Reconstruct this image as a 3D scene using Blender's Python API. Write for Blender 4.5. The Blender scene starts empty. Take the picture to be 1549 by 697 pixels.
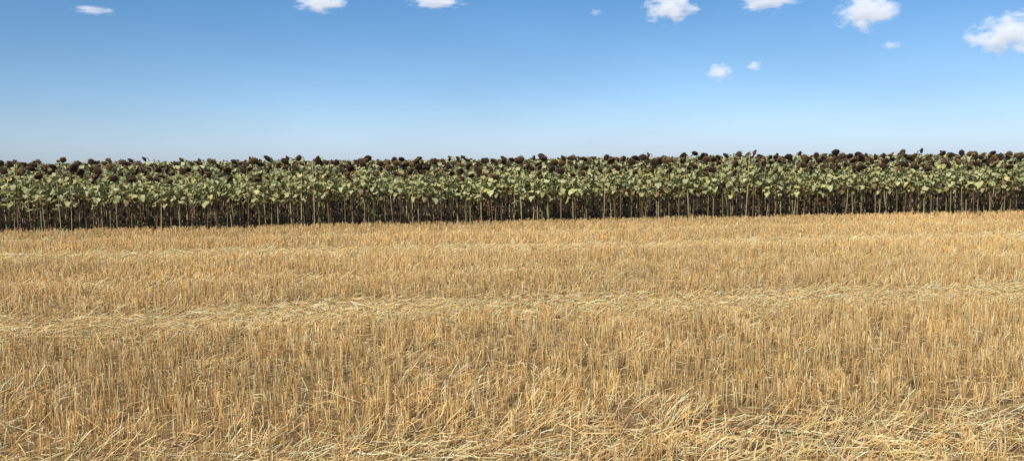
import bpy, math, numpy as np
from mathutils import Vector, Matrix, Euler
rng=np.random.default_rng(7)
S=bpy.context.scene
S.view_settings.view_transform='Standard'; S.view_settings.look='None'; S.view_settings.exposure=0

# ---------------------------------------------------------------- helpers
def vnoise(x,y,sc,seed):
    r=np.random.default_rng(seed); L=r.random((256,256))
    X=x/sc+1000.; Y=y/sc+1000.
    xi=np.floor(X).astype(int); yi=np.floor(Y).astype(int); fx=X-xi; fy=Y-yi
    fx=fx*fx*(3-2*fx); fy=fy*fy*(3-2*fy)
    a=L[xi%256,yi%256]; b=L[(xi+1)%256,yi%256]; c=L[xi%256,(yi+1)%256]; d=L[(xi+1)%256,(yi+1)%256]
    return (a*(1-fx)+b*fx)*(1-fy)+(c*(1-fx)+d*fx)*fy
def fbm(x,y,sc,seed):
    return (vnoise(x,y,sc,seed)+.5*vnoise(x,y,sc/2.1,seed+1)+.25*vnoise(x,y,sc/4.3,seed+2))/1.75

def make_mesh(name,V,Q,C=None,mats=(),mi=None,smooth=False):
    V=np.asarray(V,dtype=np.float32); Q=np.asarray(Q,dtype=np.int32)
    assert np.isfinite(V).all(), name+' has bad vertices'
    me=bpy.data.meshes.new(name)
    me.vertices.add(len(V)); me.vertices.foreach_set('co',V.ravel())
    me.loops.add(Q.size); me.loops.foreach_set('vertex_index',Q.ravel())
    me.polygons.add(len(Q)); me.polygons.foreach_set('loop_start',np.arange(0,Q.size,4,dtype=np.int32))
    if mi is not None: me.polygons.foreach_set('material_index',np.asarray(mi,dtype=np.int32))
    me.polygons.foreach_set('use_smooth',np.full(len(Q),smooth))
    if C is not None:
        a=me.color_attributes.new('Col','FLOAT_COLOR','POINT')
        c4=np.ones((len(V),4),dtype=np.float32); c4[:,:3]=C
        a.data.foreach_set('color',c4.ravel())
    me.update(calc_edges=True)
    for m in mats: me.materials.append(m)
    ob=bpy.data.objects.new(name,me); S.collection.objects.link(ob)
    return ob

def newmat(name):
    m=bpy.data.materials.new(name); m.use_nodes=True; nt=m.node_tree; nt.nodes.clear()
    return m,nt
def N(nt,t,**k):
    n=nt.nodes.new(t)
    for a,b in k.items(): setattr(n,a,b)
    return n
def foliage_mat(name,trans,rough,nsc,lo,hi,spec=.3):
    m,nt=newmat(name); L=nt.links.new
    out=N(nt,'ShaderNodeOutputMaterial'); at=N(nt,'ShaderNodeAttribute',attribute_name='Col')
    tc=N(nt,'ShaderNodeTexCoord'); no=N(nt,'ShaderNodeTexNoise'); no.inputs['Scale'].default_value=nsc; no.inputs['Detail'].default_value=4
    mr=N(nt,'ShaderNodeMapRange'); mr.inputs[1].default_value=.3; mr.inputs[2].default_value=.7; mr.inputs[3].default_value=lo; mr.inputs[4].default_value=hi
    L(tc.outputs['Object'],no.inputs['Vector']); L(no.outputs['Fac'],mr.inputs[0])
    mu=N(nt,'ShaderNodeVectorMath',operation='SCALE'); L(at.outputs['Color'],mu.inputs[0]); L(mr.outputs[0],mu.inputs['Scale'])
    p=N(nt,'ShaderNodeBsdfPrincipled'); p.inputs['Roughness'].default_value=rough; p.inputs['Specular IOR Level'].default_value=spec
    L(mu.outputs[0],p.inputs['Base Color'])
    if trans>0:
        t=N(nt,'ShaderNodeBsdfTranslucent'); L(mu.outputs[0],t.inputs['Color'])
        mx=N(nt,'ShaderNodeMixShader'); mx.inputs[0].default_value=trans
        L(p.outputs[0],mx.inputs[1]); L(t.outputs[0],mx.inputs[2]); L(mx.outputs[0],out.inputs[0])
    else: L(p.outputs[0],out.inputs[0])
    return m

SUNF_Y=21.7     # front edge of the sunflower field
# ---------------------------------------------------------------- ground
m,nt=newmat('field_soil'); L=nt.links.new
out=N(nt,'ShaderNodeOutputMaterial'); p=N(nt,'ShaderNodeBsdfPrincipled'); p.inputs['Roughness'].default_value=.95; p.inputs['Specular IOR Level'].default_value=.1
tc=N(nt,'ShaderNodeTexCoord')
n1=N(nt,'ShaderNodeTexNoise'); n1.inputs['Scale'].default_value=9; n1.inputs['Detail'].default_value=8; n1.inputs['Roughness'].default_value=.7
L(tc.outputs['Object'],n1.inputs['Vector'])
cr=N(nt,'ShaderNodeValToRGB'); cr.color_ramp.elements[0].position=.35; cr.color_ramp.elements[0].color=(.14,.085,.038,1)
cr.color_ramp.elements[1].position=.65; cr.color_ramp.elements[1].color=(.38,.26,.12,1); L(n1.outputs['Fac'],cr.inputs[0])
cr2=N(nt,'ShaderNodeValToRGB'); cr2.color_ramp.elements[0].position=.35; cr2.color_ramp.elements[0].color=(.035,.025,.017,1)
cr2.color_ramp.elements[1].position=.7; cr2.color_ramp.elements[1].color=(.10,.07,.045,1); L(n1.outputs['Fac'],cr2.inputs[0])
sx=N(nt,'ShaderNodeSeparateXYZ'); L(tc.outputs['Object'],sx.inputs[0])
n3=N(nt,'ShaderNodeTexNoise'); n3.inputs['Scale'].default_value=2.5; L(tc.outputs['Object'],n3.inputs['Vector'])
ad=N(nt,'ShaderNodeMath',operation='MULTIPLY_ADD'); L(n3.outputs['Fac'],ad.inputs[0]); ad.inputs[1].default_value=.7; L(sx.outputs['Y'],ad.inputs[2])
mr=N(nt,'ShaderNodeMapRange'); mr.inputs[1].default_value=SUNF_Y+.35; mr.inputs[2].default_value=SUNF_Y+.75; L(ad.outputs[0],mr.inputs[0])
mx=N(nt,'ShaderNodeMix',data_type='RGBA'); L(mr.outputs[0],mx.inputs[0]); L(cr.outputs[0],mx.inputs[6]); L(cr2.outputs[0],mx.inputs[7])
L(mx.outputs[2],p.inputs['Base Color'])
bp=N(nt,'ShaderNodeBump'); bp.inputs['Strength'].default_value=.8; bp.inputs['Distance'].default_value=.05; L(n1.outputs['Fac'],bp.inputs['Height']); L(bp.outputs[0],p.inputs['Normal'])
L(p.outputs[0],out.inputs[0]); soil=m
R=6000.
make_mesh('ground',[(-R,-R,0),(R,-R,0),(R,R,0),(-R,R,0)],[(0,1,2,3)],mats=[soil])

# ---------------------------------------------------------------- stubble
straw=foliage_mat('straw',.26,.42,2.2,.88,1.12,.5)
Vs=[];Qs=[];Cs=[];off=0
def push(V,Q,C):
    global off
    Vs.append(V.reshape(-1,3)); Qs.append(Q.reshape(-1,4)+off); Cs.append(C.reshape(-1,3)); off+=V.reshape(-1,3).shape[0]
def tubes(P,rad,col,ns=3,taper=None):
    n,k,_=P.shape
    d=P[:,-1]-P[:,0]; d/=np.linalg.norm(d,axis=1,keepdims=True)+1e-9
    ref=np.where(np.abs(d[:,2:3])>.7,np.array([[1.,0,0]]),np.array([[0,0,1.]]))
    a=np.cross(d,ref); a/=np.linalg.norm(a,axis=1,keepdims=True)+1e-9; b=np.cross(d,a)
    ph=rng.random(n)*6.28
    V=np.zeros((n,k,ns,3))
    for s in range(ns):
        t=ph+s*2*math.pi/ns
        o=(a*np.cos(t)[:,None]+b*np.sin(t)[:,None])*rad[:,None]
        V[:,:,s]=P+o[:,None]
    idx=np.arange(n*k*ns).reshape(n,k,ns)
    Q=np.stack([np.stack([idx[:,j,s],idx[:,j,(s+1)%ns],idx[:,j+1,(s+1)%ns],idx[:,j+1,s]],-1) for j in range(k-1) for s in range(ns)],1)
    C=np.repeat(col[:,None],k*ns,1)
    if taper is not None:
        C=(C.reshape(n,k,ns,3)*taper[None,:,None,None])
    push(V,Q,C)
def ribbons(P,w,col):
    n,k,_=P.shape
    d=P[:,-1]-P[:,0]; t=rng.normal(size=(n,3)); a=np.cross(d,t); a/=np.linalg.norm(a,axis=1,keepdims=True)+1e-9
    ww=w[:,None]*np.linspace(1,.35,k)[None]
    V=np.stack([P-a[:,None]*ww[...,None],P+a[:,None]*ww[...,None]],2)
    idx=np.arange(n*k*2).reshape(n,k,2)
    Q=np.stack([np.stack([idx[:,j,0],idx[:,j,1],idx[:,j+1,1],idx[:,j+1,0]],-1) for j in range(k-1)],1)
    push(V,Q,np.repeat(col[:,None],k*2,1))

pal=np.array([[.80,.525,.195],[.88,.62,.27],[.71,.44,.15],[.92,.75,.44],[.55,.335,.12],[.84,.57,.215]])
def cols(n,p=None):
    c=pal[rng.choice(len(pal),n,p=p)]
    return (c*(1+rng.normal(0,.15,(n,1))).clip(.5,1.25)).clip(0,.93)
# wheel / swath tracks running along the crop edge: centre, half width, strength
tracks=[(9.3,.72,1.35),(15.9,.75,1.1),(19.2,.45,.75),(12.6,.4,.5),(4.7,.5,.7)]
def trackw(x,y):
    w=np.zeros_like(x)
    for c,hw,s in tracks:
        cc=c+.75*(vnoise(x,x*0,4.5,int(c*10))-.5)+.2*(vnoise(x,x*0,1.2,int(c*10)+5)-.5)
        g=np.exp(-((y-cc)/hw)**2*1.3)*s*(.55+.95*vnoise(x,y,.8,50+int(c)))
        w=np.maximum(w,g)
    return w.clip(0,1)
xl=lambda y:-.75*y-1.2
xr=lambda y:1.1*y+1.2
CX=[];CY=[]
for y in np.arange(2.6,SUNF_Y+.12,.125):
    L_=xr(y)-xl(y); n=int(L_*(25 if y<9 else (20 if y<14 else 17)))
    CX.append(rng.uniform(xl(y),xr(y),n)); CY.append(np.full(n,y)+rng.normal(0,.014,n)+.04)
CX=np.concatenate(CX);CY=np.concatenate(CY); CY+=.08*(vnoise(CX,CY,2.5,3)-.5)
tw0=trackw(CX,CY)
keep=rng.random(len(CX))<(.42+1.05*fbm(CX,CY,.4,11))*(1-.6*tw0)
CX=CX[keep];CY=CY[keep]
nt_=rng.integers(1,6,len(CX))
X=np.repeat(CX,nt_);Y=np.repeat(CY,nt_); n=len(X)
cl_az=np.repeat(rng.uniform(0,6.283,len(CX)),nt_); cl_h=np.repeat(rng.normal(0,.018,len(CX)),nt_)
X+=rng.normal(0,.011,n);Y+=rng.normal(0,.011,n)
print('stalks',n)
tw=trackw(X,Y)
lod=fbm(X,Y,.9,21)
lodge=((lod-.63)*7).clip(0,1)*.8*(.35+.65*(Y<9))
front=((5.4-Y)/1.0).clip(0,1)*(.12+1.*(fbm(X,Y,.7,71)>.5))
tw=np.maximum(np.maximum(tw,lodge),front*.8).clip(0,1)
isl=rng.random(n)<tw*.95
h=(.18+.07*(fbm(X,Y,1.6,31)-.5)+rng.normal(0,.018,n)+cl_h).clip(.05,.30)
short=rng.random(n)<.14; h[short]*=rng.uniform(.35,.75,short.sum())
lean=np.abs(rng.normal(0,.16,n)); laz=cl_az+rng.normal(0,1.,n)
lean[isl]=(rng.uniform(.45,1.1,isl.sum())+.4*tw[isl]).clip(0,1.48); laz[isl]=rng.normal(.45,.6,isl.sum())
h[isl]*=1.25
far=((Y-8)/12).clip(0,1)
D=np.stack([np.sin(lean)*np.cos(laz),np.sin(lean)*np.sin(laz),np.cos(lean)],1)
P=np.zeros((n,3,3)); P[:,0]=np.stack([X,Y,np.full(n,-.005)],1)
mid=D*(h*.5)[:,None]; mid[:,2]+=np.sin(lean)*h*.10
P[:,1]=P[:,0]+mid; P[:,2]=P[:,0]+D*h[:,None]
P[:,2,2]=np.maximum(P[:,2,2],.012)
rad=(.0016+.001*rng.random(n))*(1+.55*far)
c=cols(n); c[isl]=(c[isl]*1.12+.03).clip(0,.93)
patch=.5*fbm(X,Y,3.5,41)+.5*fbm(X*.2,Y,.9,43)
c=c*(.74+.50*patch)[:,None]
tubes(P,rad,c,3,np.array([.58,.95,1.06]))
k=rng.random(n)<.40
b=P[k]; m_=k.sum(); f=rng.uniform(.2,.95,m_)[:,None]; s=b[:,0]*(1-f)+b[:,2]*f
az=rng.uniform(0,6.283,m_); ln=rng.uniform(.02,.09,m_); el=rng.uniform(-.2,1.3,m_)
o=np.stack([np.cos(az)*np.cos(el),np.sin(az)*np.cos(el),np.sin(el)],1)*ln[:,None]
o2=o*1.7; o2[:,2]-=ln*.7
ribbons(np.stack([s,s+o,s+o2],1),rng.uniform(.0012,.003,m_)*(1+.4*far[k]),cols(m_)*1.05)
# loose straw litter
n2=260000
Y2=np.sqrt(rng.random(n2)*((SUNF_Y+.2)**2-2.6**2)+2.6**2); X2=xl(Y2)+(xr(Y2)-xl(Y2))*rng.random(n2)
t2=np.maximum(trackw(X2,Y2),((5.5-Y2)/1.1).clip(0,1)*(.3+.7*(fbm(X2,Y2,.7,71)>.47)))
kk=rng.random(n2)<(.22+1.*t2); X2=X2[kk];Y2=Y2[kk];t2=t2[kk];n2=len(X2); print('litter',n2)
ln=rng.uniform(.03,.24,n2)*(.55+.45*t2); az=np.where(rng.random(n2)<.55,rng.normal(.3,.5,n2),rng.uniform(0,6.283,n2)); el=rng.normal(0,.16,n2)
z=rng.random(n2)**2*(.05+.06*t2)+.006
dd=np.stack([np.cos(az)*np.cos(el),np.sin(az)*np.cos(el),np.sin(el)],1)*(ln/2)[:,None]
ce=np.stack([X2,Y2,z+np.abs(dd[:,2])],1); md=ce.copy(); md[:,2]+=rng.normal(0,.006,n2)
tubes(np.stack([ce-dd,md,ce+dd],1),(.0015+.0012*rng.random(n2))*(1+.7*((Y2-7)/12).clip(0,1)),(cols(n2,[.10,.28,.07,.40,.0,.15])*1.12).clip(0,.93))
n3=350; Y3=rng.uniform(3,20,n3); X3=xl(Y3)+(xr(Y3)-xl(Y3))*rng.random(n3)
az=rng.uniform(0,6.28,n3); el=rng.uniform(-.1,.7,n3); ln=rng.uniform(.1,.28,n3)
o=np.stack([np.cos(az)*np.cos(el),np.sin(az)*np.cos(el),np.sin(el)],1)*ln[:,None]; s=np.stack([X3,Y3,rng.uniform(.06,.16,n3)],1)
tubes(np.stack([s,s+o*.5,s+o],1),np.full(n3,.002),cols(n3)*1.1)
make_mesh('wheat_stubble',np.concatenate(Vs),np.concatenate(Qs),np.concatenate(Cs),[straw])
print('stubble faces',sum(len(q) for q in Qs))

# ---------------------------------------------------------------- sunflowers
leafm=foliage_mat('sunflower_leaf',.36,.5,14,.8,1.2,.4)
woodm=foliage_mat('sunflower_stem_and_head',0,.8,40,.6,1.35,.15)
def rotz(V,a):
    c,s=math.cos(a),math.sin(a); return np.stack([V[...,0]*c-V[...,1]*s,V[...,0]*s+V[...,1]*c,V[...,2]],-1)
class Acc:
    def __init__(s): s.V=[];s.Q=[];s.C=[];s.M=[];s.n=0
    def add(s,V,Q,C,mi):
        V=np.asarray(V,float).reshape(-1,3); Q=np.asarray(Q,int).reshape(-1,4)
        C=np.asarray(C,float); C=np.broadcast_to(C,(len(V),3)) if C.ndim==1 else C.reshape(-1,3)
        s.V.append(V);s.Q.append(Q+s.n);s.C.append(C);s.M.append(np.full(len(Q),mi));s.n+=len(V)
    def get(s): return np.concatenate(s.V),np.concatenate(s.Q),np.concatenate(s.C),np.concatenate(s.M)
def gridq(a,b,wrap=False):
    q=[]
    for i in range(a-1):
        for j in range(b if wrap else b-1):
            q.append((i*b+j,i*b+(j+1)%b,(i+1)*b+(j+1)%b,(i+1)*b+j))
    return q
def tube(A,P,rads,col,ns=5,mi=1):
    P=np.asarray(P,float); k=len(P); V=[]
    for i in range(k):
        d=P[min(i+1,k-1)]-P[max(i-1,0)]; d=d/(np.linalg.norm(d)+1e-9)
        ref=np.array([0,1.,0]) if abs(d[1])<.8 else np.array([1.,0,0])
        a=np.cross(d,ref); a/=np.linalg.norm(a); b=np.cross(d,a)
        for s in range(ns):
            t=s*2*math.pi/ns; V.append(P[i]+(a*math.cos(t)+b*math.sin(t))*rads[i])
    A.add(V,gridq(k,ns,True),col,mi)
U=rng.uniform
def leaf(A,base,az,Ln,W,a0,a1,pl,pa,col,curl=0,low=False):
    pe=np.array([math.cos(pa),0,math.sin(pa)])*pl
    st=[-.06,.1,.33,.58,.8,1.] ; wd=[.35,.95,1.,.74,.42,.03]
    if low: st=[0,.3,.7,1.]; wd=[.75,1.,.6,.05]
    cr=[-1,-.5,0,.5,1] if not low else [-1,0,1]
    pts=[];pos=pe.copy();prev=st[0]
    cup=U(-.3,.6); wv=U(0,6.28)
    for i,(t,w) in enumerate(zip(st,wd)):
        a=a0+(a1-a0)*max(t,0)
        dv=np.array([math.cos(a),0,math.sin(a)]); pos=pos+dv*(t-prev)*Ln; prev=t
        nv=np.array([-math.sin(a),0,math.cos(a)])
        for j,c_ in enumerate(cr):
            ww=W*w*c_*(1-curl*.6*abs(c_))
            back=-.18*Ln*abs(c_) if i==0 else 0
            pts.append(pos+dv*back+np.array([0,ww,0])+nv*(abs(c_)**1.3*W*w*(cup+curl)+math.sin(wv+i*1.9+j*1.5)*.016*abs(c_)*2))
    V=rotz(np.array(pts),az)+base
    nc=len(cr)
    cc=np.tile(np.array(col),(len(V),1)).reshape(len(st),nc,3)
    cc=cc*(1+rng.normal(0,.08,(len(st),nc,1)))
    if not low: cc[:,nc//2]*=1.12; 
    if U(0,1)<.35: cc[-2:]=cc[-2:]*.5+np.array([.20,.15,.04])*.6
    A.add(V,gridq(len(st),nc),cc,0)
    if not low:
        pp=rotz(np.array([[0,0,0],pe*.5+np.array([0,0,.01]),pe]),az)+base
        tube(A,pp,[.004,.003,.003],np.array(col)*1.1+.02,3)
def head(A,c,az,pitch,R_,seg=14,face=(.05,.03,.018),back=(.17,.105,.045),low=False):
    prof=[(-.62,.10),(-.50,.45),(-.25,.85),(.0,1.),(.16,.97),(.27,.72),(.36,.42),(.33,.0)]
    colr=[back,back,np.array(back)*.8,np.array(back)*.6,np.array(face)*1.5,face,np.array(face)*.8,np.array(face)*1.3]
    if low: prof=[(-.55,.1),(-.3,.8),(.05,1.),(.25,.6),(.27,0)]; colr=[back,back,np.array(back)*.7,face,face]; seg=8
    V=[];C=[]
    for (a,r),cl in zip(prof,colr):
        for s in range(seg):
            t=s*2*math.pi/seg; rr=r*(1+U(-.07,.07))*R_
            V.append((a*R_*(1+U(-.1,.1)),rr*math.cos(t),rr*math.sin(t))); C.append(np.array(cl)*U(.7,1.35))
    V=np.array(V);Q=gridq(len(prof),seg,True)
    nb=18 if not low else 0
    bv=[];bq=[];bc=[]
    for s in range(nb):
        t=s*2*math.pi/nb+U(-.1,.1); ln=R_*U(.15,.40); w=.09; r0=R_*.93; r1=R_+ln; x0=-R_*.1; x1=x0+U(-.25,.5)*R_
        i=len(bv)
        for rr,tt,xx in ((r0,t-w*1.6,x0),(r0,t+w*1.6,x0),(r1,t+w*.25,x1),(r1,t-w*.25,x1)):
            bv.append((xx,rr*math.cos(tt),rr*math.sin(tt)))
        bq.append((i,i+1,i+2,i+3)); 
        cc=np.array([.10,.062,.026])*U(.5,1.4)
        bc+= [cc]*4
    def tr(V):
        V=np.asarray(V); cp,sp=math.cos(pitch),math.sin(pitch)
        W_=np.stack([V[:,0]*cp+V[:,2]*sp,V[:,1],-V[:,0]*sp+V[:,2]*cp],1)
        return rotz(W_,az)+c
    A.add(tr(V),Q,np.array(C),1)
    if nb: A.add(tr(bv),bq,np.array(bc),0)
greens=[(.40,.42,.17),(.47,.48,.22),(.53,.54,.28),(.33,.36,.135),(.56,.54,.26),(.58,.51,.20),(.50,.50,.25),(.44,.465,.21)]
def plant(low):
    A=Acc(); h=U(1.48,1.80) if U(0,1)<.72 else U(1.80,1.97)
    if low: h=U(1.50,1.77)
    az=U(-math.pi*.5-1.5,-math.pi*.5+1.5); p=U(.0,1.1)
    lx,ly=rng.normal(0,.07,2)
    kx,kz=U(-.02,.02),U(.3,.9)
    cx=lambda z:np.array([lx*(max(z,0)/h)**1.3+kx*math.sin(max(z,0)/kz),ly*(max(z,0)/h)**1.3,0.])
    sp=[cx(z)+np.array([0,0,z]) for z in (np.linspace(-.01,h-.12,6) if not low else np.linspace(h-.75,h-.12,3))]
    top=sp[-1]; ca,sa=math.cos(az),math.sin(az)
    R_=U(.078,.115)*(1 if not low else .86)
    e=[(.012,.06),(.04,.10),(.07,.105)]
    for a,b in e: sp.append(top+np.array([ca*a,sa*a,b]))
    end=sp[-1]+np.array([ca*math.cos(p),sa*math.cos(p),-math.sin(p)])*.03; sp.append(end)
    k=len(sp); r0=U(.009,.017)
    q=U(0,1)
    sc=np.array([.46,.37,.19])*U(.6,1.2) if q<.5 else (np.array([.33,.34,.14]) if q<.75 else np.array([.22,.14,.07]))
    cs=[]
    ns=5 if not low else 3
    for i in range(k):
        f=i/(k-1); cs+= [sc*(.8+.3*f)*U(.75,1.15)]*ns
    tube(A,sp,[r0*(1-.35*i/(k-1)) for i in range(k)],np.array(cs),ns)
    bk=(.10,.058,.026) if U(0,1)<.75 else (.22,.16,.06)
    cpos=end+np.array([ca*math.cos(p),sa*math.cos(p),-math.sin(p)])*R_*.5
    head(A,cpos,az,p,R_,face=(.042,.025,.015) if U(0,1)<.75 else (.12,.07,.03),back=bk,low=low)
    nl=rng.integers(10,16) if not low else 9
    a=U(0,6.28); zb=U(.68,.98)
    for i in range(nl):
        f=i/(nl-1); z=(zb if not low else h-.5)*(1-f)+(h-(.15 if not low else .05))*f+U(-.03,.03)
        a+=2.4+U(-.4,.4); size=U(.7,1.15)*(1-.25*f)
        g=np.array(greens[rng.integers(len(greens))])*U(.75,1.08)
        if f<.25 and U(0,1)<.4: g=np.array([.24,.17,.07])*U(.5,1.2)
        leaf(A,cx(z)+np.array([0,0,z]),a,.185*size,.085*size,U(-.7,.25),U(-1.7,-.6),U(.05,.12),U(.2,1.),g,low=low)
    if not low:
        for i in range(rng.integers(2,7)):
            z=U(.2,.95); g=np.array([.16,.10,.05])*U(.4,1.7)
            leaf(A,cx(z)+np.array([0,0,z]),U(0,6.28),U(.07,.16),U(.012,.04),U(-1.6,-.9),U(-1.9,-1.3),U(.01,.06),U(-.8,.2),g,curl=U(.2,.7))
    return A.get()
fullv=[plant(False) for _ in range(40)]
lowv=[plant(True) for _ in range(20)]
def scatter(variants,px,py,VV,QQ,CC,MM,off,grow=1.):
    ids=rng.integers(len(variants),size=len(px))
    for vi,(V,Q,C,M) in enumerate(variants):
        s=np.where(ids==vi)[0]; n=len(s)
        if n==0: continue
        a=rng.normal(0,.45,n); sc=grow*rng.normal(1.,.03,n)*(1+.07*(vnoise(px[s],py[s],1.6,88)-.5)); c_,s_=np.cos(a),np.sin(a)
        W=np.empty((n,len(V),3))
        W[:,:,0]=(V[:,0]*c_[:,None]-V[:,1]*s_[:,None])*sc[:,None]+px[s][:,None]
        W[:,:,1]=(V[:,0]*s_[:,None]+V[:,1]*c_[:,None])*sc[:,None]+py[s][:,None]
        W[:,:,2]=V[:,2]*sc[:,None]
        tint=rng.normal(1,.08,(n,1,1)).clip(.8,1.15)
        VV.append(W.reshape(-1,3)); CC.append((C[None]*tint).reshape(-1,3))
        QQ.append((Q[None]+(np.arange(n)*len(V))[:,None,None]).reshape(-1,4)+off); MM.append(np.tile(M,n)); off+=n*len(V)
    return off
VV,QQ,CC,MM=[],[],[],[];of=0
y=SUNF_Y+.15; r=0
while y<85:
    full=r<7
    x0=-.62*y-3; x1=.98*y+3
    sp=.225 if full else (.32 if r<35 else .5)
    px=np.arange(x0,x1,sp); px=px+rng.normal(0,.085,len(px)); py=y+rng.normal(0,.07,len(px))
    kp=rng.random(len(px))<.93; px=px[kp];py=py[kp]
    of=scatter(fullv if full else lowv,px,py,VV,QQ,CC,MM,of,1. if r<12 else min(1.06,1+.003*(r-12)))
    r+=1; y+=.7 if r<35 else 1.9
make_mesh('sunflower_field',np.concatenate(VV),np.concatenate(QQ),np.concatenate(CC),[leafm,woodm],np.concatenate(MM),smooth=True)
print('sunflower faces',sum(len(q) for q in QQ))

# ---------------------------------------------------------------- clouds (volumes)
m,nt=newmat('cloud_vapour_glow'); L=nt.links.new
out=N(nt,'ShaderNodeOutputMaterial'); tc=N(nt,'ShaderNodeTexCoord'); oi=N(nt,'ShaderNodeObjectInfo')
ln=N(nt,'ShaderNodeVectorMath',operation='LENGTH'); L(tc.outputs['Object'],ln.inputs[0])
ad=N(nt,'ShaderNodeVectorMath',operation='MULTIPLY_ADD'); L(oi.outputs['Random'],ad.inputs[0]); ad.inputs[1].default_value=(37,19,53); L(tc.outputs['Object'],ad.inputs[2])
no=N(nt,'ShaderNodeTexNoise'); no.inputs['Scale'].default_value=2.2; no.inputs['Detail'].default_value=6; no.inputs['Roughness'].default_value=.65; L(ad.outputs[0],no.inputs['Vector'])
m1=N(nt,'ShaderNodeMath',operation='MULTIPLY_ADD'); L(no.outputs['Fac'],m1.inputs[0]); m1.inputs[1].default_value=3.6
m2=N(nt,'ShaderNodeMath',operation='MULTIPLY'); L(ln.outputs['Value'],m2.inputs[0]); m2.inputs[1].default_value=-1.3
L(m2.outputs[0],m1.inputs[2])
mr=N(nt,'ShaderNodeMapRange'); mr.inputs[1].default_value=.92; mr.inputs[2].default_value=1.6; mr.inputs[3].default_value=0; mr.inputs[4].default_value=1; L(m1.outputs[0],mr.inputs[0])
dn=N(nt,'ShaderNodeMath',operation='MULTIPLY'); L(mr.outputs[0],dn.inputs[0])
oc=N(nt,'ShaderNodeSeparateColor'); L(oi.outputs['Color'],oc.inputs[0]); L(oc.outputs[0],dn.inputs[1])
vp=N(nt,'ShaderNodeVolumePrincipled'); vp.inputs['Color'].default_value=(1,1,1,1); vp.inputs['Emission Color'].default_value=(.88,.92,1,1)
L(dn.outputs[0],vp.inputs['Density'])
em=N(nt,'ShaderNodeMath',operation='MULTIPLY'); L(dn.outputs[0],em.inputs[0]); em.inputs[1].default_value=.42; L(em.outputs[0],vp.inputs['Emission Strength'])  # added glow stands in for light scattered many times inside the cloud
L(vp.outputs[0],out.inputs['Volume'])
m.cycles.volume_step_rate=.5
cl=[(-20.3,9.63,50,10,.4),(-6.1,10.9,74,24,1),(1.95,11.2,80,20,1),(18.4,10.4,72,40,1),(25,10.55,90,28,1),(31.2,9.36,80,44,1),(39,7.34,80,50,1),(21.8,5.93,36,24,.5),(24.1,6.25,20,15,.35),(32.6,7.15,24,12,.2),(13.2,10.3,20,10,.12)]
D0=3000.
import bmesh
for i,(az,el,w,hh,de) in enumerate(cl):
    me=bpy.data.meshes.new('cloud'); bm=bmesh.new(); bmesh.ops.create_icosphere(bm,subdivisions=3,radius=1.); bm.to_mesh(me); bm.free()
    ob=bpy.data.objects.new('cloud',me); S.collection.objects.link(ob); me.materials.append(m)
    a,e=math.radians(az),math.radians(el)
    ob.location=(math.sin(a)*D0,math.cos(a)*D0,D0*math.tan(e))
    sx_=w/1240/2*D0*1.35; sz=hh/1240/2*D0*1.4
    ob.scale=(sx_,sx_*.8,sz); ob.rotation_euler=(0,0,-a)
    ob.color=(de*5./sx_,1,1,1)

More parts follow.
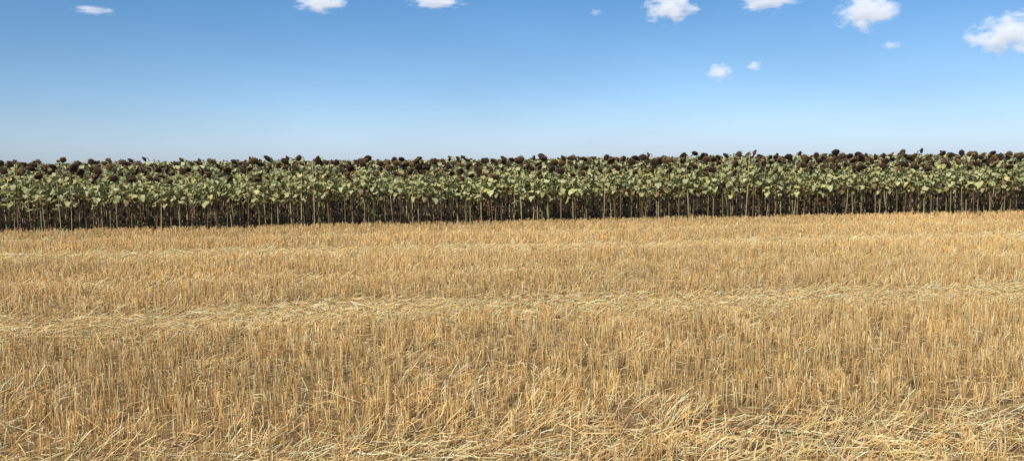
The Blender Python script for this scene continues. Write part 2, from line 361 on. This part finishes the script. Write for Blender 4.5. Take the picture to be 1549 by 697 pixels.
# ---------------------------------------------------------------- light
SUN_AZ,SUN_EL=218.,43.
a,e=math.radians(SUN_AZ),math.radians(SUN_EL)
d=Vector((math.sin(a)*math.cos(e),math.cos(a)*math.cos(e),math.sin(e)))
lt=bpy.data.lights.new('sun','SUN'); lt.energy=5.; lt.angle=math.radians(.53); lt.color=(1,.955,.875)
lo=bpy.data.objects.new('sun',lt); lo.rotation_euler=d.to_track_quat('Z','Y').to_euler(); lo.location=(-10,-10,30); S.collection.objects.link(lo)
w=bpy.data.worlds.new('World'); S.world=w; w.use_nodes=True; nt=w.node_tree; nt.nodes.clear(); L=nt.links.new
sk=N(nt,'ShaderNodeTexSky',sky_type='NISHITA'); sk.sun_disc=False; sk.sun_elevation=e; sk.sun_rotation=a; sk.altitude=100; sk.air_density=1.; sk.dust_density=.3; sk.ozone_density=2.5
bg=N(nt,'ShaderNodeBackground'); bg.inputs[1].default_value=.115; wo=N(nt,'ShaderNodeOutputWorld')
tc=N(nt,'ShaderNodeTexCoord'); sx=N(nt,'ShaderNodeSeparateXYZ'); L(tc.outputs['Generated'],sx.inputs[0])
ra=N(nt,'ShaderNodeValToRGB'); els=ra.color_ramp.elements
els[0].position=0; els[0].color=(.64,.80,1.26,1); els[1].position=.4; els[1].color=(.78,.88,1,1)
for q,cc in ((.05,(.64,.79,1.09,1)),(.12,(.57,.76,.98,1)),(.2,(.44,.71,.93,1))):
    z=els.new(q); z.color=cc
L(sx.outputs['Z'],ra.inputs[0])
# very faint high cirrus veil
mpn=N(nt,'ShaderNodeMapping'); mpn.inputs['Rotation'].default_value=(0,.5,.3); mpn.inputs['Scale'].default_value=(1.2,1.2,4.)
L(tc.outputs['Generated'],mpn.inputs[0]); cn=N(nt,'ShaderNodeTexNoise'); cn.inputs['Scale'].default_value=2.2; cn.inputs['Detail'].default_value=5; L(mpn.outputs[0],cn.inputs['Vector'])
cm=N(nt,'ShaderNodeMapRange'); cm.inputs[1].default_value=.35; cm.inputs[2].default_value=.7; cm.inputs[3].default_value=.96; cm.inputs[4].default_value=1.07; L(cn.outputs['Fac'],cm.inputs[0])
mu=N(nt,'ShaderNodeVectorMath',operation='MULTIPLY'); L(sk.outputs[0],mu.inputs[0]); L(ra.outputs[0],mu.inputs[1])
m3=N(nt,'ShaderNodeVectorMath',operation='SCALE'); L(mu.outputs[0],m3.inputs[0]); L(cm.outputs[0],m3.inputs['Scale'])
L(m3.outputs[0],bg.inputs[0]); L(bg.outputs[0],wo.inputs[0])

# ---------------------------------------------------------------- camera
cam=bpy.data.cameras.new('camera'); co=bpy.data.objects.new('camera',cam); S.collection.objects.link(co); S.camera=co
cam.sensor_width=36; cam.lens=36*1190/1549; cam.clip_end=20000; cam.clip_start=.05
co.matrix_world=Matrix.Translation((0,0,1.84))@Matrix.Rotation(math.radians(-7.1),4,'Z')@Matrix.Rotation(math.radians(90-5.1),4,'X')@Matrix.Rotation(math.radians(-.55),4,'Z')
